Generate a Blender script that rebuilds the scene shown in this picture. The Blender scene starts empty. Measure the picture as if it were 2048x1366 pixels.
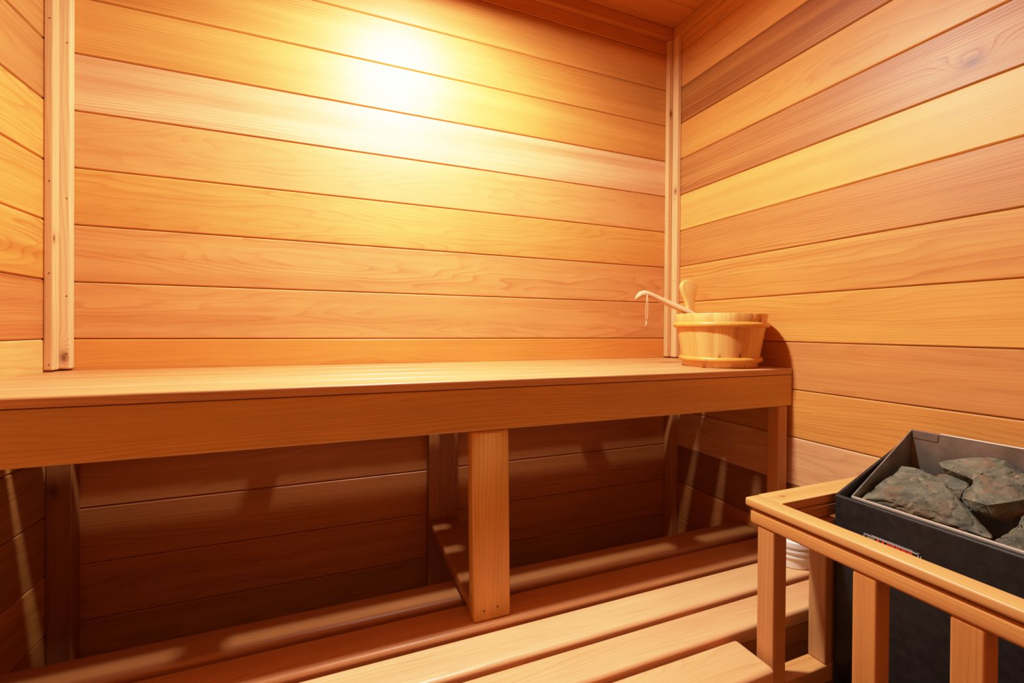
import bpy, bmesh, math, random
from mathutils import Vector, Matrix, noise

random.seed(7)
C = bpy.context.scene.collection
SC = bpy.context.scene

# ------------------------------------------------------------------ helpers
def lin(h):
    h = h.lstrip('#'); out = []
    for i in (0, 2, 4):
        c = int(h[i:i+2], 16) / 255
        out.append(c/12.92 if c <= .04045 else ((c+.055)/1.055)**2.4)
    return tuple(out)

TG = 1.0   # lifts the wood tones towards fresh pale cedar
class MB:
    """collects shapes into ONE mesh; every loop carries uv (metres along / across the grain), tone, par, knot"""
    def __init__(s):
        s.bm = bmesh.new()
        s.uv = s.bm.loops.layers.uv.new('UVMap')
        s.tone = s.bm.loops.layers.float_color.new('tone')
        s.par = s.bm.loops.layers.float_color.new('par')
        s.knot = s.bm.loops.layers.float_color.new('knot')
    def paint(s, faces, tone, flat=.2, contrast=1., seed=None, knot=None, axis=0, smooth=False, uvf=None, spec=1.):
        seed = random.random() if seed is None else seed
        k = (knot[0], knot[1], knot[2], 1) if knot else (0, 0, 0, 0)
        for f in faces:
            f.smooth = smooth
            n = f.normal
            for l in f.loops:
                co = l.vert.co
                if uvf: uv = uvf(co, n)
                else:
                    o = [i for i in range(3) if i != axis]
                    if abs(n[axis]) > .8: uv = (co[o[0]]*.15 + seed, co[o[1]])
                    else:
                        a, b = o
                        v = co[b] if abs(n[a]) > abs(n[b]) else co[a]
                        uv = (co[axis], v)
                l[s.uv].uv = uv
                l[s.tone] = (tone[0]**TG, tone[1]**TG, tone[2]**TG, 1)
                l[s.par] = (seed, flat, contrast, spec)
                l[s.knot] = k
    def box(s, lo, hi, tone, axis=0, bevel=.002, seg=2, shear=None, **kw):
        g = bmesh.ops.create_cube(s.bm, size=1)
        vs = g['verts']
        sz = [hi[i]-lo[i] for i in range(3)]
        for v in vs:
            v.co = Vector([lo[i] + (v.co[i]+.5)*sz[i] for i in range(3)])
        fs = set(f for v in vs for f in v.link_faces)
        if bevel > 0:
            es = list(set(e for v in vs for e in v.link_edges))
            bevel = min(bevel, min(sz)*.45)
            r = bmesh.ops.bevel(s.bm, geom=es, offset=bevel, segments=seg, profile=.5, affect='EDGES')
            fs = set(f for f in r['faces'] if f.is_valid) | set(f for f in fs if f.is_valid)
            vv = set(v for f in fs for v in f.verts)
            fs = set(f for v in vv for f in v.link_faces)
        s.bm.normal_update()
        if shear:
            for v in set(v for f in fs for v in f.verts): v.co = shear(v.co)
        s.paint(fs, tone, axis=axis, smooth=False, **kw)
        # smooth only the rounded strips
        if bevel >= .004:
            for f in fs: f.smooth = True
        return fs
    def tube(s, path, radii, tone, segs=16, flatten=None, cap=True, **kw):
        """skin a tube over path; radii = list of (ra, rb)"""
        pts = [Vector(p) for p in path]; rings = []
        up = Vector((0, 0, 1)); prev = None
        for i, p in enumerate(pts):
            t = (pts[min(i+1, len(pts)-1)] - pts[max(i-1, 0)]).normalized()
            if prev is None:
                a = t.cross(up if abs(t.z) < .9 else Vector((0, 1, 0))).normalized()
            else:
                a = (prev - t*prev.dot(t)).normalized()
            prev = a; b = t.cross(a)
            ra, rb = radii[i] if isinstance(radii[i], tuple) else (radii[i], radii[i])
            rings.append([s.bm.verts.new(p + a*ra*math.cos(2*math.pi*k/segs) + b*rb*math.sin(2*math.pi*k/segs)) for k in range(segs)])
        fs = []
        for i in range(len(rings)-1):
            for k in range(segs):
                k2 = (k+1) % segs
                fs.append(s.bm.faces.new((rings[i][k], rings[i][k2], rings[i+1][k2], rings[i+1][k])))
        if cap:
            fs.append(s.bm.faces.new(list(reversed(rings[0])))); fs.append(s.bm.faces.new(rings[-1]))
        s.bm.normal_update()
        d = (pts[-1]-pts[0]).normalized(); o = pts[0]
        w = d.cross(up if abs(d.z) < .9 else Vector((1, 0, 0))).normalized()
        s.paint(fs, tone, smooth=True, uvf=lambda co, n: ((co-o).dot(d), (co-o).dot(w)), **kw)
        return fs
    def lathe(s, centre, prof, tone, segs=64, closed=False, tonef=None, rf=None, **kw):
        c = Vector(centre); rings = []
        for (r, z) in prof:
            ring = []
            for k in range(segs):
                a = 2*math.pi*k/segs
                rr = r + (rf(k, r, z) if rf else 0)
                ring.append(s.bm.verts.new(c + Vector((rr*math.cos(a), rr*math.sin(a), z))))
            rings.append(ring)
        n = len(rings); fs = []
        for i in range(n if closed else n-1):
            j = (i+1) % n
            for k in range(segs):
                k2 = (k+1) % segs
                f = s.bm.faces.new((rings[i][k], rings[i][k2], rings[j][k2], rings[j][k])); fs.append((f, k))
        s.bm.normal_update()
        def uvf(co, nn):
            d = co - c; return (d.z, math.atan2(d.y, d.x)*.13)
        if tonef:
            for k in range(segs):
                t, sd, kn = tonef(k)
                s.paint([f for f, kk in fs if kk == k], t, seed=sd, knot=kn, uvf=uvf, smooth=True, **kw)
        else:
            s.paint([f for f, k in fs], tone, uvf=uvf, smooth=True, **kw)
        return [f for f, k in fs]
    def poly(s, verts, faces, tone=(.5, .5, .5), **kw):
        vs = [s.bm.verts.new(v) for v in verts]
        fs = [s.bm.faces.new([vs[i] for i in f]) for f in faces]
        bmesh.ops.recalc_face_normals(s.bm, faces=fs)
        s.bm.normal_update(); s.paint(fs, tone, **kw); return fs
    def build(s, name, mat, parent=None, origin=None, autosmooth=None):
        me = bpy.data.meshes.new(name)
        off = Vector(parent['_o']) if parent is not None else Vector(origin or (0, 0, 0))
        if parent is not None and parent.parent is not None: pass
        for v in s.bm.verts: v.co -= off
        s.bm.normal_update(); s.bm.to_mesh(me); s.bm.free()
        o = bpy.data.objects.new(name, me); C.objects.link(o)
        me.materials.append(mat)
        if parent is not None:
            o.parent = parent; o['_o'] = tuple(off)
        else:
            o.location = off; o['_o'] = tuple(off)
        if autosmooth:
            for p in me.polygons: p.use_smooth = True
            me.set_sharp_from_angle(angle=math.radians(autosmooth))
        return o

def thing(name, label, cat, loc, group=None):
    o = bpy.data.objects.new(name, None); C.objects.link(o)
    o.location = loc; o['_o'] = tuple(loc); o.empty_display_size = .05
    o['label'] = label; o['category'] = cat
    if group: o['group'] = group
    return o
def tag(o, label, cat, group=None):
    o['label'] = label; o['category'] = cat
    if group: o['group'] = group
    return o
def struct(o):
    o['kind'] = 'structure'; return o

# ------------------------------------------------------------------ materials
def mat_new(name):
    m = bpy.data.materials.new(name); m.use_nodes = True
    nt = m.node_tree; nt.nodes.clear()
    out = nt.nodes.new('ShaderNodeOutputMaterial'); b = nt.nodes.new('ShaderNodeBsdfPrincipled')
    nt.links.new(b.outputs[0], out.inputs[0]); return m, nt, b
class NT:
    def __init__(s, nt): s.nt = nt
    def n(s, t, **kw):
        x = s.nt.nodes.new(t)
        for k, v in kw.items(): setattr(x, k, v)
        return x
    def put(s, sock, v):
        if hasattr(v, 'is_output'): s.nt.links.new(v, sock)
        else: sock.default_value = v
    def m(s, op, a, b=0., c=None, clamp=False):
        x = s.n('ShaderNodeMath', operation=op, use_clamp=clamp)
        s.put(x.inputs[0], a); s.put(x.inputs[1], b)
        if c is not None: s.put(x.inputs[2], c)
        return x.outputs[0]
    def xyz(s, a, b, c=0.):
        x = s.n('ShaderNodeCombineXYZ'); s.put(x.inputs[0], a); s.put(x.inputs[1], b); s.put(x.inputs[2], c); return x.outputs[0]
    def noise(s, vec, scale=1., detail=2., rough=.5, dist=0.):
        x = s.n('ShaderNodeTexNoise'); s.put(x.inputs['Vector'], vec); x.inputs['Scale'].default_value = scale
        x.inputs['Detail'].default_value = detail; x.inputs['Roughness'].default_value = rough; x.inputs['Distortion'].default_value = dist
        return x.outputs['Fac']
    def ramp(s, fac, stops, interp='LINEAR'):
        x = s.n('ShaderNodeValToRGB'); e = x.color_ramp.elements; x.color_ramp.interpolation = interp
        while len(e) < len(stops): e.new(.5)
        for i, (p, c) in enumerate(stops):
            e[i].position = p; e[i].color = (c, c, c, 1) if isinstance(c, (int, float)) else (*c, 1)
        s.put(x.inputs[0], fac); return x.outputs[0]
    def mix(s, fac, a, b, bt='MIX'):
        x = s.n('ShaderNodeMix', data_type='RGBA', blend_type=bt)
        s.put(x.inputs[0], fac); s.put(x.inputs[6], a if hasattr(a, 'is_output') else (*a, 1)); s.put(x.inputs[7], b if hasattr(b, 'is_output') else (*b, 1))
        return x.outputs[2]

def wood_material(name, rough=.42, spec=.35, ring_dark=(.66, .50, .36), stain=0.):
    m, nt, b = mat_new(name); N = NT(nt)
    uvn = N.n('ShaderNodeUVMap', uv_map='UVMap'); sp = N.n('ShaderNodeSeparateXYZ'); nt.links.new(uvn.outputs[0], sp.inputs[0])
    u, v = sp.outputs[0], sp.outputs[1]
    tone = N.n('ShaderNodeAttribute', attribute_name='tone').outputs['Color']
    pa = N.n('ShaderNodeAttribute', attribute_name='par'); ps = N.n('ShaderNodeSeparateColor'); nt.links.new(pa.outputs['Color'], ps.inputs[0])
    seed, flat, con = ps.outputs[0], ps.outputs[1], ps.outputs[2]
    kn = N.n('ShaderNodeAttribute', attribute_name='knot'); ks = N.n('ShaderNodeSeparateColor'); nt.links.new(kn.outputs['Color'], ks.inputs[0])
    off = N.m('MULTIPLY', seed, 57.)
    # knot field
    du = N.m('MULTIPLY', N.m('SUBTRACT', u, ks.outputs[0]), .55); dv = N.m('SUBTRACT', v, ks.outputs[1])
    rr = N.m('MAXIMUM', ks.outputs[2], 1e-5)
    d2 = N.m('DIVIDE', N.m('ADD', N.m('MULTIPLY', du, du), N.m('MULTIPLY', dv, dv)), N.m('MULTIPLY', rr, rr))
    kg = N.m('MULTIPLY', N.m('EXPONENT', N.m('MULTIPLY', d2, -.30)), N.m('MINIMUM', N.m('MULTIPLY', ks.outputs[2], 1e4), 1.))
    kc = N.m('MULTIPLY', N.m('EXPONENT', N.m('MULTIPLY', d2, -1.6)), N.m('MINIMUM', N.m('MULTIPLY', ks.outputs[2], 1e4), 1.))
    # warp
    A = N.noise(N.xyz(N.m('MULTIPLY', u, 1.1), N.m('MULTIPLY', v, 9.), off), 1., 2., .45)
    A2 = N.noise(N.xyz(N.m('MULTIPLY', u, 7.), N.m('MULTIPLY', v, 30.), off), 1., 2., .5)
    straight = N.m('ADD', N.m('MULTIPLY', v, 150.), N.m('MULTIPLY', A, 9.))
    straight = N.m('ADD', straight, N.m('MULTIPLY', A2, .8))
    flatp = N.m('ADD', N.m('MULTIPLY', A, 22.), N.m('ADD', N.m('MULTIPLY', v, 16.), N.m('MULTIPLY', A2, 1.1)))
    phase = N.m('ADD', N.m('MULTIPLY', straight, N.m('SUBTRACT', 1., flat)), N.m('MULTIPLY', flatp, flat))
    phase = N.m('ADD', phase, N.m('MULTIPLY', kg, 5.))
    fr = N.m('FRACT', phase)
    ring = N.ramp(fr, [(0., .0), (.35, .08), (.70, .42), (.90, 1.), (.965, .75), (1., .0)])
    amp = N.ramp(N.noise(N.xyz(N.m('MULTIPLY', u, .8), N.m('MULTIPLY', v, 22.), N.m('ADD', off, 9.)), 1., 2., .5), [(.3, .15), (.7, 1.)])
    ring = N.m('MULTIPLY', ring, N.m('MULTIPLY', amp, con))
    fib = N.noise(N.xyz(N.m('MULTIPLY', u, 9.), N.m('MULTIPLY', v, 700.), off), 1., 2., .6)
    streak = N.noise(N.xyz(N.m('MULTIPLY', u, .7), N.m('MULTIPLY', v, 34.), N.m('ADD', off, 3.)), 1., 3., .55)
    blot = N.noise(N.xyz(N.m('MULTIPLY', u, 3.2), N.m('MULTIPLY', v, 7.), N.m('ADD', off, 21.)), 1., 3., .55)
    dark = N.mix(1., tone, ring_dark, 'MULTIPLY')
    col = N.mix(N.m('MULTIPLY', ring, .85, clamp=True), tone, dark)
    sf = N.m('MULTIPLY', N.ramp(streak, [(.42, 0.), (.72, 1.)]), N.m('MULTIPLY', con, .55))
    col = N.mix(N.m('MINIMUM', sf, 1.3), col, N.mix(1., col, (.74, .60, .48), 'MULTIPLY'))
    band = N.noise(N.xyz(N.m('MULTIPLY', u, .45), N.m('MULTIPLY', v, 13.), N.m('ADD', off, 40.)), 1., 2., .5, .3)
    bf = N.m('MULTIPLY', N.ramp(band, [(.46, 0.), (.68, 1.)]), N.m('MULTIPLY', con, .55))
    col = N.mix(N.m('MINIMUM', bf, 1.), col, N.mix(1., col, (.76, .61, .47), 'MULTIPLY'))
    lf = N.m('MULTIPLY', N.ramp(streak, [(.25, 1.), (.45, 0.)]), N.m('MULTIPLY', con, .5))
    col = N.mix(lf, col, N.mix(1., col, (1.10, 1.13, 1.20), 'MULTIPLY'))
    fb = N.m('ADD', .82, N.m('MULTIPLY', fib, .38))
    bl = N.m('ADD', .80, N.m('MULTIPLY', blot, .44))
    hv = N.m('MULTIPLY', fb, bl)
    x = N.n('ShaderNodeCombineColor'); [nt.links.new(hv, x.inputs[i]) for i in range(3)]
    col = N.mix(1., col, x.outputs[0], 'MULTIPLY')
    col = N.mix(N.m('MULTIPLY', kg, .45), col, N.mix(1., col, (.72, .52, .38), 'MULTIPLY'))
    col = N.mix(N.m('MULTIPLY', kc, .85), col, (.10, .032, .012))
    nt.links.new(col, b.inputs['Base Color'])
    rg = N.m('ADD', rough - .08, N.m('MULTIPLY', fib, .16)); nt.links.new(rg, b.inputs['Roughness'])
    b.inputs['Specular IOR Level'].default_value = spec
    bp = N.n('ShaderNodeBump'); bp.inputs['Strength'].default_value = .12; bp.inputs['Distance'].default_value = .0015
    nt.links.new(N.m('SUBTRACT', fib, N.m('MULTIPLY', ring, .6)), bp.inputs['Height']); nt.links.new(bp.outputs[0], b.inputs['Normal'])
    return m

WALL = wood_material('cedar_cladding', rough=.47, spec=.52)
BENCH = wood_material('cedar_bench', rough=.42, spec=.62)
TRIM = wood_material('cedar_trim', rough=.55, spec=.22)
PINE = wood_material('varnished_pine', rough=.36, spec=.4, ring_dark=(.74, .56, .38))

def simple(name, col, rough=.5, metal=0., spec=.5, bump=0., bscale=200., var=0., vscale=30.):
    m, nt, b = mat_new(name); N = NT(nt)
    tc = N.n('ShaderNodeTexCoord').outputs['Object']
    n1 = N.noise(tc, vscale, 4., .6)
    c = N.mix(N.ramp(n1, [(.35, 0.), (.7, 1.)]), tuple(max(0, q*(1-var)) for q in col), tuple(min(1, q*(1+var)) for q in col))
    nt.links.new(c, b.inputs['Base Color'])
    b.inputs['Metallic'].default_value = metal; b.inputs['Specular IOR Level'].default_value = spec
    nt.links.new(N.m('ADD', rough-.05, N.m('MULTIPLY', n1, .1)), b.inputs['Roughness'])
    if bump:
        bp = N.n('ShaderNodeBump'); bp.inputs['Strength'].default_value = bump; bp.inputs['Distance'].default_value = .001
        nt.links.new(N.noise(tc, bscale, 3., .6), bp.inputs['Height']); nt.links.new(bp.outputs[0], b.inputs['Normal'])
    return m
BLACK = simple('black_enamel', (.012, .011, .011), .50, 0., .36, .25, 500., .35, 60.)
STEEL = simple('dull_steel', (.30, .27, .235), .42, .75, .5, .1, 300., .25, 18.)
STEEL_EDGE = simple('bare_steel_edge', (.70, .67, .62), .35, .6, .5)
WHITE = simple('white_plastic', (.90, .88, .85), .38, 0., .45, 0, 100., .02)
CORD = simple('leather_cord', (.62, .36, .20), .7, 0., .2, .3, 900., .15)
GREYINK = simple('grey_ink', (.45, .44, .42), .6, 0., .3)
REDINK = simple('red_ink', (.65, .04, .02), .6, 0., .3)
PLATE = simple('plate_black', (.006, .006, .006), .5, 0., .3)
NAIL = simple('nail_steel', (.16, .10, .06), .5, .4, .4)
TILE = simple('dark_floor', (.10, .075, .055), .6, 0., .3, .2, 40., .2, 8.)
LAMPBODY = simple('lamp_housing', (.55, .53, .50), .45, .2, .4)

def stone_material():
    m, nt, b = mat_new('sauna_stone'); N = NT(nt)
    tc = N.n('ShaderNodeTexCoord').outputs['Object']
    inf = N.n('ShaderNodeObjectInfo')
    mp = N.n('ShaderNodeVectorMath', operation='ADD'); nt.links.new(tc, mp.inputs[0])
    rv = N.xyz(N.m('MULTIPLY', inf.outputs['Random'], 9.), N.m('MULTIPLY', inf.outputs['Random'], 5.), 0.); nt.links.new(rv, mp.inputs[1])
    p = mp.outputs[0]
    n1 = N.noise(p, 22., 6., .62, .6); n2 = N.noise(p, 70., 5., .65); n3 = N.noise(p, 13., 4., .55, 1.2); n4 = N.noise(p, 240., 3., .6)
    c = N.ramp(n1, [(.28, (.026, .028, .022)), (.46, (.088, .092, .068)), (.58, (.145, .145, .108)), (.75, (.22, .21, .155))])
    c = N.mix(N.ramp(n3, [(.55, 0.), (.72, .75)]), c, (.21, .120, .066))
    c = N.mix(N.ramp(n2, [(.60, 0.), (.70, .65)]), c, (.36, .27, .16))
    c = N.mix(N.ramp(n2, [(.26, .75), (.38, 0.)]), c, (.025, .026, .024))
    nt.links.new(c, b.inputs['Base Color']); b.inputs['Roughness'].default_value = .72; b.inputs['Specular IOR Level'].default_value = .3
    h = N.m('ADD', N.m('MULTIPLY', n2, .7), N.m('MULTIPLY', n4, .35))
    bp = N.n('ShaderNodeBump'); bp.inputs['Strength'].default_value = .8; bp.inputs['Distance'].default_value = .004
    nt.links.new(h, bp.inputs['Height']); nt.links.new(bp.outputs[0], b.inputs['Normal'])
    return m
STONE = stone_material()

# ------------------------------------------------------------------ room (metres, camera eye at the origin)
P = .137; Z0 = -.0318
YB, XR, XL = 1.3888, 1.2314, -.6115
YF = -.62; ZC = 1.158; ZF = -1.06
T = dict(  # cedar tones
    mid=lin('CE9048'), gold=lin('D49446'), pale=lin('E0AE68'), pink=lin('D9A878'), tan=lin('CC9054'),
    red=lin('BE7C42'), brown=lin('B0783E'), dark=lin('99663A'), orange=lin('C8823F'), trim=lin('DDB582'), guard=lin('D69E5C'), bench=lin('C99258'))

def clad(name, axis, tones, kmin, kmax, fixed, lo, hi, side):
    """boards laid horizontally; axis = length axis; fixed = wall face coordinate; side = direction of the wall's back"""
    mb = MB()
    for k in range(kmin, kmax+1):
        z0 = Z0 + k*P; z1 = z0 + P
        z0c, z1c = max(z0, ZF), min(z1, ZC)
        if z1c - z0c < .01: continue
        t, fl, co, kn = tones.get(k, (random.choice(['mid', 'tan', 'gold', 'red']), random.choice([.1, .8]), 1., None))
        g = .0007
        a, b_ = (fixed, fixed+side*.016) if side > 0 else (fixed+side*.016, fixed)
        if axis == 0: L, H = (lo, a, z0c+g), (hi, b_, z1c-g)
        else: L, H = (a, lo, z0c+g), (b_, hi, z1c-g)
        mb.box(L, H, T[t] if isinstance(t, str) else t, axis=axis, bevel=.0028, seg=1, flat=fl, contrast=co, knot=kn)
    a, b_ = sorted((fixed+side*.012, fixed+side*.05))
    if axis == 0: mb.box((lo, a, ZF), (hi, b_, ZC), T['dark'], bevel=0)
    else: mb.box((a, lo, ZF), (b_, hi, ZC), T['dark'], axis=1, bevel=0)
    return struct(mb.build(name, WALL))

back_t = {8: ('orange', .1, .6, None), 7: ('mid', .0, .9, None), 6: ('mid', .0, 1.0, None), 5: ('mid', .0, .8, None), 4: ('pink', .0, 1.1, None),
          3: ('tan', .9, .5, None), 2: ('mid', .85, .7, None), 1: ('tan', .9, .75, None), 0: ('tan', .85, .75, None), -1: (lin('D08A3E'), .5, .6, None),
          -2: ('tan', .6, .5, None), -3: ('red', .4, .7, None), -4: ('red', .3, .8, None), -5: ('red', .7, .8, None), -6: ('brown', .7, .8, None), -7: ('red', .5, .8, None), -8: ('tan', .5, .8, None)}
right_t = {8: ('mid', .8, .6, None), 7: ('mid', .85, .5, None), 6: (lin('A87036'), .10, 1.9, None), 5: (lin('C88A42'), .85, .6, None), 4: ('brown', .20, 1.5, (.508, .562, .016)),
           3: (lin('D9A152'), .0, .55, None), 2: (lin('C08444'), .12, 1.5, None), 1: ('mid', .5, 1.1, None), 0: ('gold', .25, .9, None), -1: (lin('C2864A'), .85, .6, None),
           -2: ('mid', .5, .7, None), -3: ('pink', .9, .6, None), -4: ('dark', .4, .9, None), -5: ('red', .5, .8, None), -6: ('red', .4, .9, None), -7: ('tan', .4, .9, None)}
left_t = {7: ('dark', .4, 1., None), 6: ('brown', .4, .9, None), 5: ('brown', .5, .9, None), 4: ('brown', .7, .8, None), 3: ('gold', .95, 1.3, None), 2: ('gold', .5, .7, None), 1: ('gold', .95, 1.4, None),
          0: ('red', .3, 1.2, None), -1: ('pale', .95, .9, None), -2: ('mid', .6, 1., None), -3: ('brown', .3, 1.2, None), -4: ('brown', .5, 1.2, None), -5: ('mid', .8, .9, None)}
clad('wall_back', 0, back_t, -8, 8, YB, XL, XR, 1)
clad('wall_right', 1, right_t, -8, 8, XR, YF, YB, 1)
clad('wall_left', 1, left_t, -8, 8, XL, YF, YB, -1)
clad('wall_front', 0, {}, -8, 8, YF, XL, XR, -1)

mb = MB()   # ceiling boards run along the back wall
y = YB; k = 0
while y > YF:
    mb.box((XL, max(y-.1285, YF), ZC), (XR, y-.0008, ZC+.016), T[['orange', 'orange', 'mid', 'red'][k % 4]], bevel=.0025, seg=1, flat=.8, contrast=.7)
    y -= .1288; k += 1
mb.box((XL, YF, ZC+.012), (XR, YB, ZC+.05), T['dark'], bevel=0)
struct(mb.build('ceiling', WALL))
mb = MB()
mb.box((XL, YF, ZF-.05), (XR, YB, ZF), (.5, .5, .5), bevel=0)
struct(mb.build('floor', TILE))

# trims in the corners
def trim(i, parts, knots=(), nails=()):
    mb = MB()
    for (L, H, ax, kn, tn) in parts:
        mb.box(L, H, tn, axis=ax, bevel=.0035, seg=2, flat=.12, contrast=.7, knot=kn)
    o = struct(mb.build('trim_%d' % i, TRIM))
    if nails:
        for (p, d) in nails:
            nb = MB(); p = Vector(p); d = Vector(d)
            nb.tube([p - d*.0008, p + d*.0006], [.0016, .0016], (.1, .1, .1), segs=10)
            nb.build('nail_head', NAIL, o)
    return o
ZT0, ZT1 = -.1035, 1.113
tt = T['trim']; tt2 = lin('D2A470')
trim(1, [((XL, 1.3412, ZT0-.0), (-.5935, 1.3688, ZT1), 2, (.20, 1.345, .006), tt2), ((XL, 1.3690, ZT0+.001), (-.5746, YB, ZT1), 2, (-.075, -.586, .010), tt)],
     nails=[((-.581, 1.3689, z), (0, -1, 0)) for z in (.665, .30, .07, -.066)] + [((-.600, 1.3411, z), (0, -1, 0)) for z in (.70, .33, .12, -.09)])
trim(2, [((1.1920, 1.3690, ZT0+.001), (1.2120, YB, ZT1), 2, (.83, 1.202, .009), tt2), ((1.2124, 1.3440, ZT0), (XR, YB, ZT1+.006), 2, (.53, 1.352, .008), tt)],
     nails=[((1.201, 1.3689, z), (0, -1, 0)) for z in (.42, .13, -.08)] + [((1.2123, 1.357, z), (-1, 0, 0)) for z in (.98, .50, .19)])
trim(3, [((XL, 1.3690, 1.1145), (XR, YB, ZC), 0, None, T['orange'])], nails=[((1.19, 1.3689, 1.135), (0, -1, 0))])
trim(4, [((XR-.0195, YF, 1.1145), (XR, 1.3688, ZC), 1, None, T['mid'])], nails=[((XR-.0196, 1.30, 1.135), (-1, 0, 0))])
trim(5, [((XL, YF, 1.1145), (XL+.0195, 1.3688, ZC), 1, None, T['orange'])])

# ------------------------------------------------------------------ upper bench
B = T['bench']
ub = thing('sauna_bench', 'long upper cedar bench along the back wall, the bucket standing on it', 'bench', (.3, 1.1, ZF))
ZS1, ZS0 = -.1070, -.1252
ys = [.8902 + i*.0998 for i in range(5)]
for i, y0 in enumerate(ys):
    mb = MB()
    y1 = y0 + .0896 if i < 4 else YB - .003
    mb.box((XL+.002, y0, ZS0), (XR-.001, y1, ZS1), [lin('CC9864'), lin('CF9C68'), lin('C8925C'), lin('CA9058'), lin('C68C54')][i], bevel=.0035, seg=3, flat=[.1, .05, .2, .1, .3][i], contrast=.9)
    mb.build('seat_slat', BENCH, ub)
mb = MB(); mb.box((XL+.002, .8905, -.2145), (XR-.001, .9285, ZS0-.0008), lin('CC9C50'), bevel=.0035, seg=2, flat=.45, contrast=.7); mb.build('front_rail', BENCH, ub)
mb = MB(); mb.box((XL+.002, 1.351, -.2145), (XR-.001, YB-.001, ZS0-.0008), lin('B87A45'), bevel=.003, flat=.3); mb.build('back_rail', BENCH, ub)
for x in (-.125, .30, .742):
    mb = MB(); mb.box((x, .9290, -.2145), (x+.038, 1.3505, ZS0-.0008), lin('B87A45'), axis=1, bevel=.003); mb.build('cross_support', BENCH, ub)
ZLB = -.618
# middle post leans a touch to the right at its foot
sh = lambda co: Vector((co.x + (-.2145-co.z)*.0175, co.y, co.z))
mb = MB(); mb.box((.2705, .8905, ZLB), (.3535, .9285, -.2149), lin('D09C4C'), axis=2, bevel=.006, seg=3, shear=sh, flat=.1, contrast=.55)
pm = mb.build('leg', BENCH, ub)
for (x, z) in ((.300, -.595), (.330, -.592)):
    nb = MB(); nb.tube([(x, .8912, z), (x, .8897, z)], [.0022, .0022], (.1, .1, .1), segs=12); nb.build('screw', NAIL, pm)
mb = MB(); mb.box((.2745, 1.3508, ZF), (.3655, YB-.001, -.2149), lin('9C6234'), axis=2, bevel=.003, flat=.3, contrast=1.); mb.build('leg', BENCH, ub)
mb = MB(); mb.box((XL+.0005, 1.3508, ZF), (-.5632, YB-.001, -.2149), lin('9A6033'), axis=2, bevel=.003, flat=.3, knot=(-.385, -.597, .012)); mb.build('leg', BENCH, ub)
mb = MB(); mb.box((1.2000, 1.3450, ZF), (XR-.0005, YB-.001, -.2149), lin('BE8248'), axis=2, bevel=.003, flat=.1, contrast=.7); mb.build('leg', BENCH, ub)
mb = MB(); mb.box((1.1758, .8906, ZLB), (1.2110, .9270, -.2149), lin('C4884C'), axis=2, bevel=.003, flat=.1, contrast=.7); mb.build('leg', BENCH, ub)
mb = MB(); mb.box((XL+.02, .8906, ZLB), (XL+.058, .9270, -.2149), lin('C4884C'), axis=2, bevel=.003, flat=.1, contrast=.7); mb.build('leg', BENCH, ub)
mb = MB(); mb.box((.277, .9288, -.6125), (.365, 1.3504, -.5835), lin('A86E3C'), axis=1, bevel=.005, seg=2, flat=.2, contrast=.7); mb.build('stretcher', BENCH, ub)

# ------------------------------------------------------------------ lower bench
lb = thing('sauna_bench', 'low cedar slatted bench in front, below the long upper bench', 'bench', (.3, .85, ZF))
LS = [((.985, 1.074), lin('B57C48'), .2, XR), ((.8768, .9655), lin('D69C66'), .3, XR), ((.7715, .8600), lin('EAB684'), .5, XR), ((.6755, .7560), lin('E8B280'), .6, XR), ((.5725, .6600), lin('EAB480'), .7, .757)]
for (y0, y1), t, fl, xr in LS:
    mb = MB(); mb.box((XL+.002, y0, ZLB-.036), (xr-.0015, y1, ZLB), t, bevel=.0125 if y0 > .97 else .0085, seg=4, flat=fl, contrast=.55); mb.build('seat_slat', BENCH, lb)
mb = MB(); mb.box((.758, .6790, -.745), (XR-.001, .7170, ZLB-.0365), lin('B87942'), bevel=.003, flat=.4); mb.build('front_rail', BENCH, lb)
mb = MB(); mb.box((XL+.002, .5760, -.745), (.7560, .6140, ZLB-.0365), lin('B87942'), bevel=.003, flat=.4); mb.build('front_rail', BENCH, lb)
mb = MB(); mb.box((.718, .6145, -.745), (.756, .9, ZLB-.0365), lin('B87942'), axis=1, bevel=.003, flat=.4); mb.build('side_rail', BENCH, lb)
mb = MB(); mb.box((XL+.002, 1.032, -.745), (XR-.001, 1.070, ZLB-.0365), lin('A86C3A'), bevel=.003, flat=.4); mb.build('back_rail', BENCH, lb)
for x in (XL+.02, .30, 1.17):
    mb = MB(); mb.box((x, .7175, -.745), (x+.038, 1.0315, ZLB-.0365), lin('A86C3A'), axis=1, bevel=.003); mb.build('cross_support', BENCH, lb)
for (x, y0) in ((XL+.06, .995), (1.12, .995), (XL+.06, .62), (.68, .62), (1.12, .7175)):
    mb = MB(); mb.box((x, y0, ZF), (x+.038, y0+.036, ZLB-.0365), lin('A86C3A'), axis=2, bevel=.003); mb.build('leg', BENCH, lb)

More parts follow.
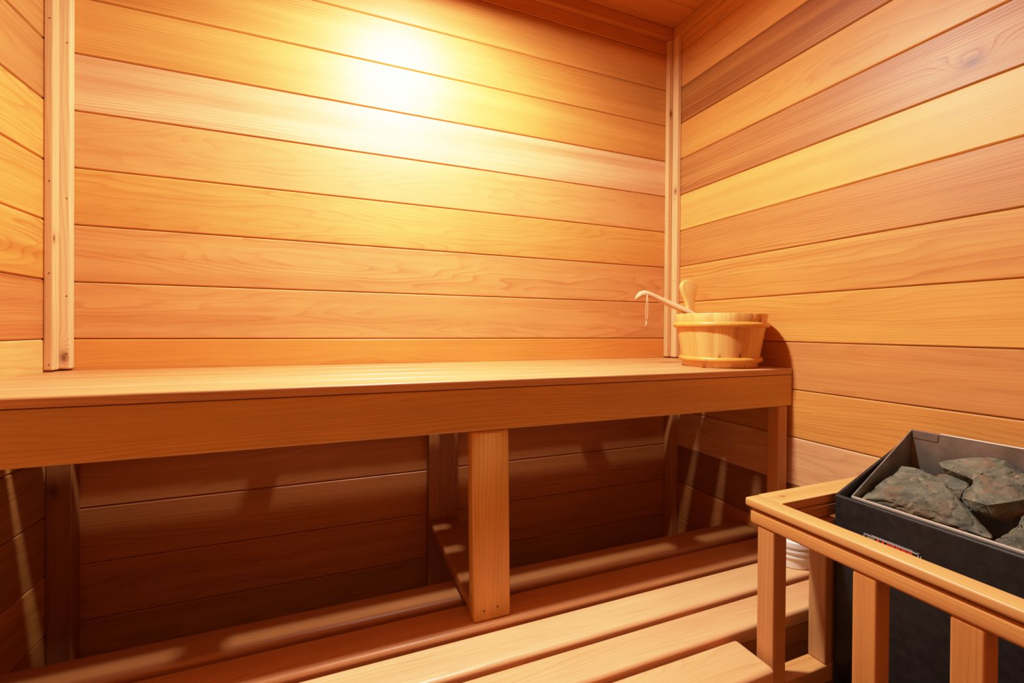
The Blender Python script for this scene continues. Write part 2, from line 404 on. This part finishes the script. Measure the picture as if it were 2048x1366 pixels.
# ------------------------------------------------------------------ heater guard
gd = thing('heater_guard', 'open pale cedar railing around the black heater, square balusters', 'railing', (1.0, .4, ZF))
G = T['guard']; GY0 = .10
ZG1 = -.3295
def gp(name, L, H, t, ax, **kw):
    mb = MB(); kw.setdefault('flat', .2); kw.setdefault('contrast', .6); bv = kw.pop('bevel', .005)
    mb.box(L, H, t, axis=ax, bevel=bv, seg=3, **kw); return mb.build(name, BENCH, gd)
gp('top_rail', (.7992, .5965, ZG1-.0165), (XR-.001, .6480, ZG1), lin('D8A566'), 0, knot=(.835, .622, .0030), flat=.4, bevel=.0015)
gp('top_rail', (.7615, GY0, ZG1-.0165), (.7990, .6480, ZG1), lin('D8A566'), 1, flat=.3, bevel=.0042)
gp('upper_rail', (.7988, .6000, -.3770), (XR-.001, .6390, ZG1-.0205), lin('CF9656'), 0)
gp('upper_rail', (.7645, GY0, -.3770), (.7985, .6390, ZG1-.0205), lin('CF9656'), 1)
for (y0, y1) in ((.5875, .6230), (.4183, .4525), (.2972, .3321), (.118, .153)):
    gp('baluster', (.7665, y0, -.70 if y0 not in (.5875, .118) else ZF), (.8015, y1, -.3772), lin('CF9250') if y0 < .5 else lin('CA935A'), 2, bevel=.003, flat=.05)
gp('baluster', (.9140, .5875, -.6655), (.9490, .6230, -.3772), lin('B98A58'), 2, bevel=.003, flat=.5)
gp('baluster', (1.0650, .5875, -.6655), (1.1000, .6230, -.3772), lin('B98A58'), 2, bevel=.003, flat=.5)
gp('lower_rail', (.8018, .5860, -.7000), (XR-.001, .6240, -.6658), lin('CC955A'), 0, bevel=.003, flat=.5)
gp('lower_rail', (.7665, .1535, -.7360), (.8015, .5870, -.7005), lin('CC955A'), 1, bevel=.003, flat=.5)

# ------------------------------------------------------------------ heater
HY0, HY1 = .165, .5830
XF, XBK = .9300, 1.1750
ht = thing('sauna_heater', 'black steel sauna heater with stones, behind the cedar railing', 'heater', (1.07, .37, ZF))
def zrim(x, off=0.): return -.3255 + off + (x-.93)*.55
mb = MB()
wt = .0035
def shell(mb, xf, xb, y0, y1, zb, zf, zk, wt, tone):
    """open-topped box whose rim slopes up from the front to the back, with wall thickness"""
    o = [(xf, y0), (xb, y0), (xb, y1), (xf, y1)]; i = [(xf+wt, y0+wt), (xb-wt, y0+wt), (xb-wt, y1-wt), (xf+wt, y1-wt)]
    zt = lambda x: zf + (x-xf)/(xb-xf)*(zk-zf)
    V = [(x, y, zb) for x, y in o] + [(x, y, zt(x)) for x, y in o] + [(x, y, zb+wt) for x, y in i] + [(x, y, zt(x)) for x, y in i]
    F = [(3, 2, 1, 0)]
    for a in range(4):
        b = (a+1) % 4
        F += [(a, b, 4+b, 4+a), (4+a, 4+b, 12+b, 12+a), (12+a, 12+b, 8+b, 8+a)]
    F += [(8, 9, 10, 11)]
    fs = mb.poly(V, F, tone)
    return fs
shell(mb, XF, XBK, HY0, HY1, -.98, -.3255, -.229, .005, (.02, .02, .02))
es = [e for e in mb.bm.edges if abs(e.verts[0].co.x-XF) < 1e-4 and abs(e.verts[1].co.x-XF) < 1e-4 or (abs(e.verts[0].co.z-e.verts[1].co.z) > .3)]
bmesh.ops.bevel(mb.bm, geom=es, offset=.004, segments=3, profile=.5, affect='EDGES')
case = mb.build('outer_case', BLACK, ht, autosmooth=35)
for (x, y) in ((.96, .2), (.96, .55), (1.16, .2), (1.16, .55)):
    mb = MB(); mb.tube([(x, y, ZF), (x, y, -.98)], [.014, .012], (.02, .02, .02), segs=14); mb.build('foot', BLACK, ht)
# stone tray
mb = MB()
TX0, TX1, TY0, TY1 = .9650, 1.1660, .185, .5735
shell(mb, TX0, TX1, TY0, TY1, -.395, -.3300, -.2110, .0022, (.5, .5, .5))
tray = mb.build('stone_tray', STEEL, ht, autosmooth=30)
mb = MB()   # folded tab in the back corner
mb.poly([(TX1-.0028, .5685, -.2130), (TX1-.0028, .5255, -.2130), (TX1-.0028, .5270, -.2275), (TX1-.0028, .5685, -.2275),
         (TX1-.0040, .5685, -.2130), (TX1-.0040, .5255, -.2130), (TX1-.0040, .5270, -.2275), (TX1-.0040, .5685, -.2275)],
        [(0, 1, 2, 3), (7, 6, 5, 4), (0, 4, 5, 1), (1, 5, 6, 2), (2, 6, 7, 3), (3, 7, 4, 0)])
mb.build('corner_tab', STEEL, tray)
mb = MB()   # bright cut edge, front and back of the tray
mb.box((TX0-.0015, TY0, -.3335), (TX0+.0045, TY1-.001, -.3285), (.7, .7, .7), axis=1, bevel=.001)
mb.build('rolled_edge', STEEL_EDGE, tray); mb = MB()
mb.box((TX1-.0030, TY0, -.2125), (TX1+.0012, .5230, -.2095), (.7, .7, .7), axis=1, bevel=.0008)
mb.build('rolled_edge', STEEL_EDGE, tray)
# name plate on the front face: black field, grey frame, tick marks and red lettering (only its upper part shows above the rail)
xp = XF - .0012
mb = MB(); mb.box((xp, .4415, -.4250), (XF+.0005, .5290, -.3770), (.01, .01, .01), bevel=.0004, seg=1); plate = mb.build('name_plate', PLATE, ht)
mb = MB()
mb.box((xp-.0006, .4440, -.3803), (xp+.0002, .5290, -.3786), (.4, .4, .4), bevel=0)
mb.box((xp-.0006, .5278, -.4250), (xp+.0002, .5290, -.3780), (.4, .4, .4), bevel=0)
mb.box((xp-.0006, .4440, -.4250), (xp+.0002, .4455, -.3780), (.4, .4, .4), bevel=0)
mb.box((xp-.0006, .4405, -.4250), (xp+.0002, .4418, -.3810), (.4, .4, .4), bevel=0)
for q in range(15):
    yy = .515 - q*.0042
    mb.box((xp-.0006, yy-.0032, -.3781), (xp+.0002, yy, -.3768), (.4, .4, .4), bevel=0)
for q in range(6):
    yy = .5225 - q*.0021
    mb.box((xp-.0006, yy-.0010, -.3910), (xp+.0002, yy, -.3818), (.6, .6, .6), bevel=0)
mb.build('plate_frame', GREYINK, plate)
mb = MB()
for (a, b_) in ((.5080, .5030), (.4995, .4955), (.4915, .4870), (.4860, .4795), (.4780, .4705), (.4690, .4620), (.4605, .4530)):
    mb.box((xp-.0007, b_, -.3920), (xp+.0002, a, -.3814), (.5, 0, 0), bevel=0)
mb.build('lettering', REDINK, plate)

# ------------------------------------------------------------------ stones
def stone(name, label, pts, seed, amp=.0045, parent=None):
    bm = bmesh.new()
    for p in pts: bm.verts.new(p)
    r = bmesh.ops.convex_hull(bm, input=bm.verts[:])
    junk = [g for g in r['geom_interior'] if isinstance(g, bmesh.types.BMVert)] + [v for v in bm.verts if not v.link_faces]
    bmesh.ops.delete(bm, geom=list(set(junk)), context='VERTS')
    bmesh.ops.triangulate(bm, faces=bm.faces[:])
    for it in range(5):
        es = [e for e in bm.edges if e.calc_length() > .0055]
        if not es: break
        bmesh.ops.subdivide_edges(bm, edges=es, cuts=1, use_grid_fill=True)
        bmesh.ops.triangulate(bm, faces=[f for f in bm.faces if len(f.verts) > 3])
    bm.normal_update()
    s = Vector((seed*3.1, seed*7.7, seed*1.3))
    new = []
    for v in bm.verts:
        p = v.co
        a = noise.fractal(p*28+s, 1., 2.1, 5)
        st = noise.noise(Vector((p.x*16, p.y*16, p.z*90))+s)      # layered cleavage
        cr = abs(noise.noise(p*40+s*2)); 
        new.append(p + v.normal*(amp*a + .0012*st - .004*max(0, .12-cr)/.12*.6))
    for v, p in zip(bm.verts, new): v.co = p
    cen = sum((v.co for v in bm.verts), Vector())/len(bm.verts)
    cen.z = min(v.co.z for v in bm.verts)
    for v in bm.verts: v.co -= cen
    me = bpy.data.meshes.new(name); bm.to_mesh(me); bm.free()
    o = bpy.data.objects.new(name, me); C.objects.link(o); o.location = cen; me.materials.append(STONE)
    for p in me.polygons: p.use_smooth = True
    me.set_sharp_from_angle(angle=math.radians(24))
    tag(o, label, 'stone', 'heater stones'); return o
def slab(top, drop, shrink=.75, dx=0, dy=0):
    c = sum((Vector(p) for p in top), Vector())/len(top)
    return [tuple(p) for p in top] + [tuple(c + (Vector(p)-c)*shrink + Vector((dx, dy, -drop))) for p in top]
A = [(1.104, .558, -.280), (1.106, .541, -.278), (1.105, .524, -.279), (1.082, .485, -.281), (1.067, .559, -.297), (.982, .566, -.335), (.986, .529, -.322), (1.006, .471, -.304), (1.038, .447, -.295), (1.034, .429, -.322)]
Ab = [(.994, .554, -.346), (.997, .534, -.344), (1.005, .492, -.339), (1.006, .432, -.339), (1.003, .387, -.340), (1.014, .388, -.339), (1.00, .55, -.37), (1.02, .40, -.37), (1.075, .49, -.36), (1.08, .55, -.35)]
stone('heater_stone', 'large grey-green slab stone at the front left of the heater tray', A + [(x+.007, y, z) for x, y, z in Ab], 1., .0026)
Bp = [(1.103, .525, -.290), (1.118, .502, -.280), (1.118, .481, -.276), (1.105, .457, -.277), (1.103, .450, -.279), (1.084, .455, -.298), (1.082, .456, -.310), (1.090, .482, -.308)]
stone('heater_stone', 'small grey stone wedged between the front slab and the brown stone', slab(Bp, .02, .7, .014), 2., .0026)
Cp = [(1.121, .507, -.259), (1.134, .503, -.257), (1.141, .487, -.252), (1.153, .472, -.243), (1.157, .448, -.236), (1.156, .424, -.236), (1.148, .411, -.243), (1.110, .411, -.256), (1.088, .438, -.270), (1.094, .463, -.266), (1.106, .495, -.264)]
stone('heater_stone', 'grey-green slate stone lying highest, against the back of the tray', slab(Cp, .022, .8, .008), 3., .0026)
D = [(1.085, .441, -.273), (1.102, .439, -.259), (1.121, .413, -.241), (1.131, .401, -.244), (1.123, .386, -.248), (1.098, .361, -.273), (1.034, .401, -.294), (1.050, .378, -.282), (1.071, .442, -.287)]
Db = [(1.077, .372, -.306), (1.056, .393, -.323), (1.058, .405, -.322), (1.063, .433, -.319), (1.061, .448, -.300), (1.09, .38, -.33), (1.10, .43, -.32)]
stone('heater_stone', 'rusty brown chunky stone resting in front of the highest stone', D + Db, 4., .0034)
Ep = [(1.004, .378, -.339), (1.064, .367, -.304), (1.087, .347, -.290), (1.09, .27, -.285), (1.02, .25, -.312), (.972, .310, -.331), (.980, .352, -.335)]
stone('heater_stone', 'grey stone at the front right, cut by the right edge of the photo', slab(Ep, .05, .75, .015), 5., .0026)
random.seed(3)
for (x, y, z, r, lab) in ((1.045, .375, -.367, .034, 'dark stone lower down in the gap below the brown stone'), (1.118, .528, -.366, .032, 'dark stone low in the back left corner of the tray')):
    pts = []
    for q in range(14):
        v = Vector((random.gauss(0, 1), random.gauss(0, 1), random.gauss(0, 1))).normalized()
        pts.append((x+v.x*r*.8, y+v.y*r, z+v.z*r*.7))
    stone('heater_stone', lab, pts, 10+r*100+x)

# ------------------------------------------------------------------ bucket
BX, BY, BZ = 1.090, 1.022, ZS1
bk = thing('sauna_bucket', 'round pine stave bucket with two wooden hoops at the right end of the upper bench', 'bucket', (BX, BY, BZ))
r0, r1, H = .1030, .1290, .1560
NS, SEG = 15, 120
st_t = [random.choice([lin('E3B368'), lin('DDAA60'), lin('E8BC74'), lin('E0AE66'), lin('D9A25C')]) for _ in range(NS)]
st_s = [random.random() for _ in range(NS)]
def tf(k):
    i = int(k/SEG*NS) % NS
    a = (i+.5)/NS*2*math.pi; a = a if a < math.pi else a-2*math.pi
    kn = {10: (.035, a*.13, .006), 9: (.030, a*.13-.01, .005), 11: (.135, a*.13+.004, .006)}.get(i)
    return st_t[i], st_s[i], kn
def rf(k, r, z):
    return -.0008 if (k*NS) % SEG < NS else 0.
mb = MB()
prof = [(0.001, .014), (r0-.014, .014), (r0-.014, .012)]
prof = [(r0-.016, .0), (r0-.002, .0)] + [(r0 + (r1-r0)*t, H*t) for t in (.012, .2, .4, .6, .8, .985)] + [(r1-.002, H), (r1-.012, H), (r1-.014, H-.003), (r0-.010, .015), (r0-.014, .014)]
mb.lathe((BX, BY, BZ), prof, (0, 0, 0), segs=SEG, closed=True, tonef=tf, rf=rf, flat=.25, contrast=.7)
body = mb.build('stave_body', PINE, bk, autosmooth=50)
mb = MB(); mb.lathe((BX, BY, BZ), [(.0005, .004), (r0-.010, .004), (r0-.010, .014), (.0005, .014)], lin('D9A860'), segs=48, closed=True); mb.build('bottom_board', PINE, bk, autosmooth=40)
for (zc, hr, tn) in ((.1235, .0078, 'DDA24A'), (.0230, .0072, 'D99C48')):
    rc = r0 + (r1-r0)*zc/H
    mb = MB()
    mb.lathe((BX, BY, BZ), [(rc+.0032+.0058*math.cos(a), zc+hr*math.sin(a)) for a in [2*math.pi*q/16 for q in range(16)]], lin(tn), segs=96, closed=True, flat=.1, contrast=.4)
    mb.build('hoop', PINE, bk)
for da in (-.30, .75):
    a = math.atan2(-BY, -BX) + da
    rc = r0 + (r1-r0)*.023/H + .0088
    p = Vector((BX+rc*math.cos(a), BY+rc*math.sin(a), BZ+.023)); d = Vector((-math.sin(a), math.cos(a), 0))
    nb = MB(); nb.tube([p-d*.002, p+d*.002], [.0008, .0008], (.1, .1, .1), segs=8); nb.build('staple', NAIL, bk)
# ear: a stave that carries on above the rim as a paddle-shaped grip
def paddle(mb, base, side, up, nrm, prof, th, tone):
    L = [base + up*z - side*w for z, w in prof]; R = [base + up*z + side*w for z, w in reversed(prof)]
    outl = L + R; n = len(outl)
    V = [p + nrm*th for p in outl] + [p - nrm*th for p in outl]
    F = [tuple(range(n)), tuple(range(2*n-1, n-1, -1))] + [(i, i+n, (i+1) % n + n, (i+1) % n) for i in range(n)]
    fs = mb.poly(V, F, tone, uvf=lambda co, nn: ((co-base).dot(up), (co-base).dot(side)+(co-base).dot(nrm)), flat=.3, contrast=.5)
    es = [e for e in mb.bm.edges if len(e.link_faces) == 2 and any(len(f.verts) > 6 for f in e.link_faces)]
    bmesh.ops.bevel(mb.bm, geom=es, offset=.004, segments=3, profile=.5, affect='EDGES')
ea = math.radians(89)
er = Vector((math.cos(ea), math.sin(ea), 0))
side = Vector((-er.y, er.x, 0)); up = (Vector((0, 0, 1)) + er*.12).normalized()
base = Vector((BX, BY, BZ)) + er*(r1-.013) + Vector((0, 0, H-.05))
pw = [(0, .028), (.036, .028), (.046, .026), (.055, .0205), (.066, .0150), (.080, .0138), (.095, .0165), (.112, .0225), (.128, .0285), (.142, .0310), (.152, .0300), (.160, .0255), (.1655, .018), (.168, .008)]
mb = MB(); paddle(mb, base, side, up, up.cross(side).normalized(), pw, .0085, lin('E2B26A')); mb.build('grip', PINE, bk, autosmooth=40)

# ladle
mb = MB()
tip = Vector((.892, 1.135, .101)); 
pts = [(.868, 1.138, .0925), (.876, 1.137, .101), (.886, 1.136, .1085), (.898, 1.134, .1115), (.914, 1.131, .1090), (.935, 1.126, .1010), (.962, 1.116, .0885), (.992, 1.100, .0735), (1.020, 1.082, .058), (1.048, 1.060, .036), (1.075, 1.030, .004), (1.085, 1.018, -.012)]
rad = [(.0015, .004), (.0065, .0075), (.0095, .0105), (.0105, .0115), (.0102, .0105), (.0095, .0095), (.0092, .0092), (.0095, .0095), (.0095, .0095), (.009, .009), (.0075, .0075), (.006, .006)]
ld = thing('sauna_ladle', 'wooden ladle with hooked handle leaning out of the pine bucket', 'ladle', (1.085, 1.015, -.07))
mb.tube(pts, rad, lin('D8AE84'), segs=16, flat=.1, contrast=.35); mb.build('handle', TRIM, ld)
mb = MB(); mb.lathe((1.092, 1.008, -.055), [(.001, 0), (.028, .002), (.036, .012), (.038, .045), (.034, .045), (.032, .014), (.025, .006), (.001, .005)], lin('D8AE74'), segs=40); mb.build('bowl', PINE, ld)
mb = MB()
cx, cy, cz = .9005, 1.1265, .108
loop = [(cx, cy-.004, cz), (cx-.0035, cy-.005, cz-0.0224), (cx-.0065, cy-.005, cz-0.0560), (cx-.0050, cy-.005, cz-0.0739), (cx-.004, cy-.005, cz-0.0806)]
loop2 = [(cx, cy-.004, cz), (cx+.001, cy-.006, cz-0.0224), (cx+.001, cy-.006, cz-0.0538), (cx-.0010, cy-.006, cz-0.0717), (cx-.003, cy-.006, cz-0.0806)]
mb.tube(loop, [.0014]*5, (.6, .4, .2), segs=8); mb.tube(loop2, [.0014]*5, (.6, .4, .2), segs=8)
mb.tube([(cx-.001, cy-.005, cz-0.0790), (cx-.0055, cy-.005, cz-0.0812)], [.0024, .0024], (.6, .4, .2), segs=10)
mb.tube([(cx-.004, cy-.005, cz-0.0806), (cx-.0045, cy-.005, cz-0.0918), (cx-.007, cy-.005, cz-0.1030)], [.0016, .0022, .0020], (.6, .4, .2), segs=8)
mb.tube([(cx-.003, cy-.006, cz-0.0806), (cx-.003, cy-.006, cz-0.0918), (cx-.0045, cy-.006, cz-0.0997)], [.0014, .0018, .0012], (.6, .4, .2), segs=8)
mb.build('cord', CORD, ld)

# ------------------------------------------------------------------ white tub on the lower bench
TXc, TYc = 1.152, .834
tb = thing('plastic_tub', 'white ribbed plastic tub on the lower bench, seen behind the railing', 'tub', (TXc, TYc, ZLB))
mb = MB(); R = .055
mb.lathe((TXc, TYc, ZLB), [(.001, 0), (R-.004, 0), (R-.001, .003), (R+.001, .028), (R+.004, .029), (R+.004, .033), (R+.0015, .034), (R+.002, .043), (R+.006, .044), (R+.006, .049), (R+.002, .050), (R+.002, .058), (.001, .058)], (.8, .8, .8), segs=64); mb.build('body', WHITE, tb, autosmooth=40)
mb = MB(); mb.lathe((TXc, TYc, ZLB), [(R+.0022, .0585), (R+.0075, .0585), (R+.0075, .070), (R+.005, .072), (R-.004, .072), (R-.006, .068), (.001, .068), (.001, .0600), (R, .0598)], (.8, .8, .8), segs=64); mb.build('lid', WHITE, tb, autosmooth=40)

# ------------------------------------------------------------------ light
LX, LY, LZ = .228, .920, 1.052
lf = thing('ceiling_lamp', 'round lamp fixed to the sauna ceiling above the upper bench', 'lamp', (LX, LY, ZC))
mb = MB(); mb.lathe((LX, LY, ZC), [(.001, 0), (.06, 0), (.06, -.02), (.055, -.095), (.050, -.095), (.050, -.070), (.001, -.070)], (.5, .5, .5), segs=48); mb.build('lamp_housing', LAMPBODY, lf, autosmooth=40)
la = bpy.data.lights.new('sauna_lamp', 'AREA'); la.shape = 'DISK'; la.size = .098; la.spread = math.radians(180); la.energy = 41.5; la.color = (1., .95, .86)
lo = bpy.data.objects.new('sauna_lamp', la); C.objects.link(lo); lo.location = (LX, LY, LZ); lo.visible_camera = True

w = bpy.data.worlds.new('world'); SC.world = w; w.use_nodes = True
w.node_tree.nodes['Background'].inputs[0].default_value = (.9, .75, .6, 1); w.node_tree.nodes['Background'].inputs[1].default_value = .02

# ------------------------------------------------------------------ camera
yaw, pit, rol = .3826, -.0051, .0075
cy_, sy_ = math.cos(yaw), math.sin(yaw)
F = Vector((sy_, cy_, 0)); R_ = Vector((cy_, -sy_, 0)); U = Vector((0, 0, 1))
F, U = F*math.cos(pit) + U*math.sin(pit), U*math.cos(pit) - F*math.sin(pit)
R_, U = R_*math.cos(rol) + U*math.sin(rol), U*math.cos(rol) - R_*math.sin(rol)
cam = bpy.data.cameras.new('camera'); co = bpy.data.objects.new('camera', cam); C.objects.link(co)
co.matrix_world = Matrix(((R_.x, U.x, -F.x, 0), (R_.y, U.y, -F.y, 0), (R_.z, U.z, -F.z, 0), (0, 0, 0, 1)))
cam.sensor_width = 36; cam.lens = 893.18/2048*36; cam.shift_y = -20.58/2048; cam.clip_start = .01
SC.camera = co

for o in bpy.data.objects:
    if '_o' in o: del o['_o']
SC.view_settings.view_transform = 'Standard'; SC.view_settings.look = 'None'
SC.view_settings.use_curve_mapping = True
cm = SC.view_settings.curve_mapping; cm.white_level = (4, 4, 4); cv = cm.curves[3]
cpts = [(0, 0), (.1, .096), (.3, .30), (.6, .595), (.9, .80), (1.4, .94), (2.4, .99), (4, 1)]
while len(cv.points) < len(cpts): cv.points.new(.5, .5)
for p_, (x_, y_) in zip(cv.points, cpts): p_.location = (x_/4, y_)
cm.update()
SC.view_settings.exposure = 0.; SC.view_settings.gamma = 1.
SC.cycles.max_bounces = 12; SC.cycles.diffuse_bounces = 8; SC.cycles.glossy_bounces = 4
SC.cycles.use_denoising = True; SC.cycles.sample_clamp_indirect = 8
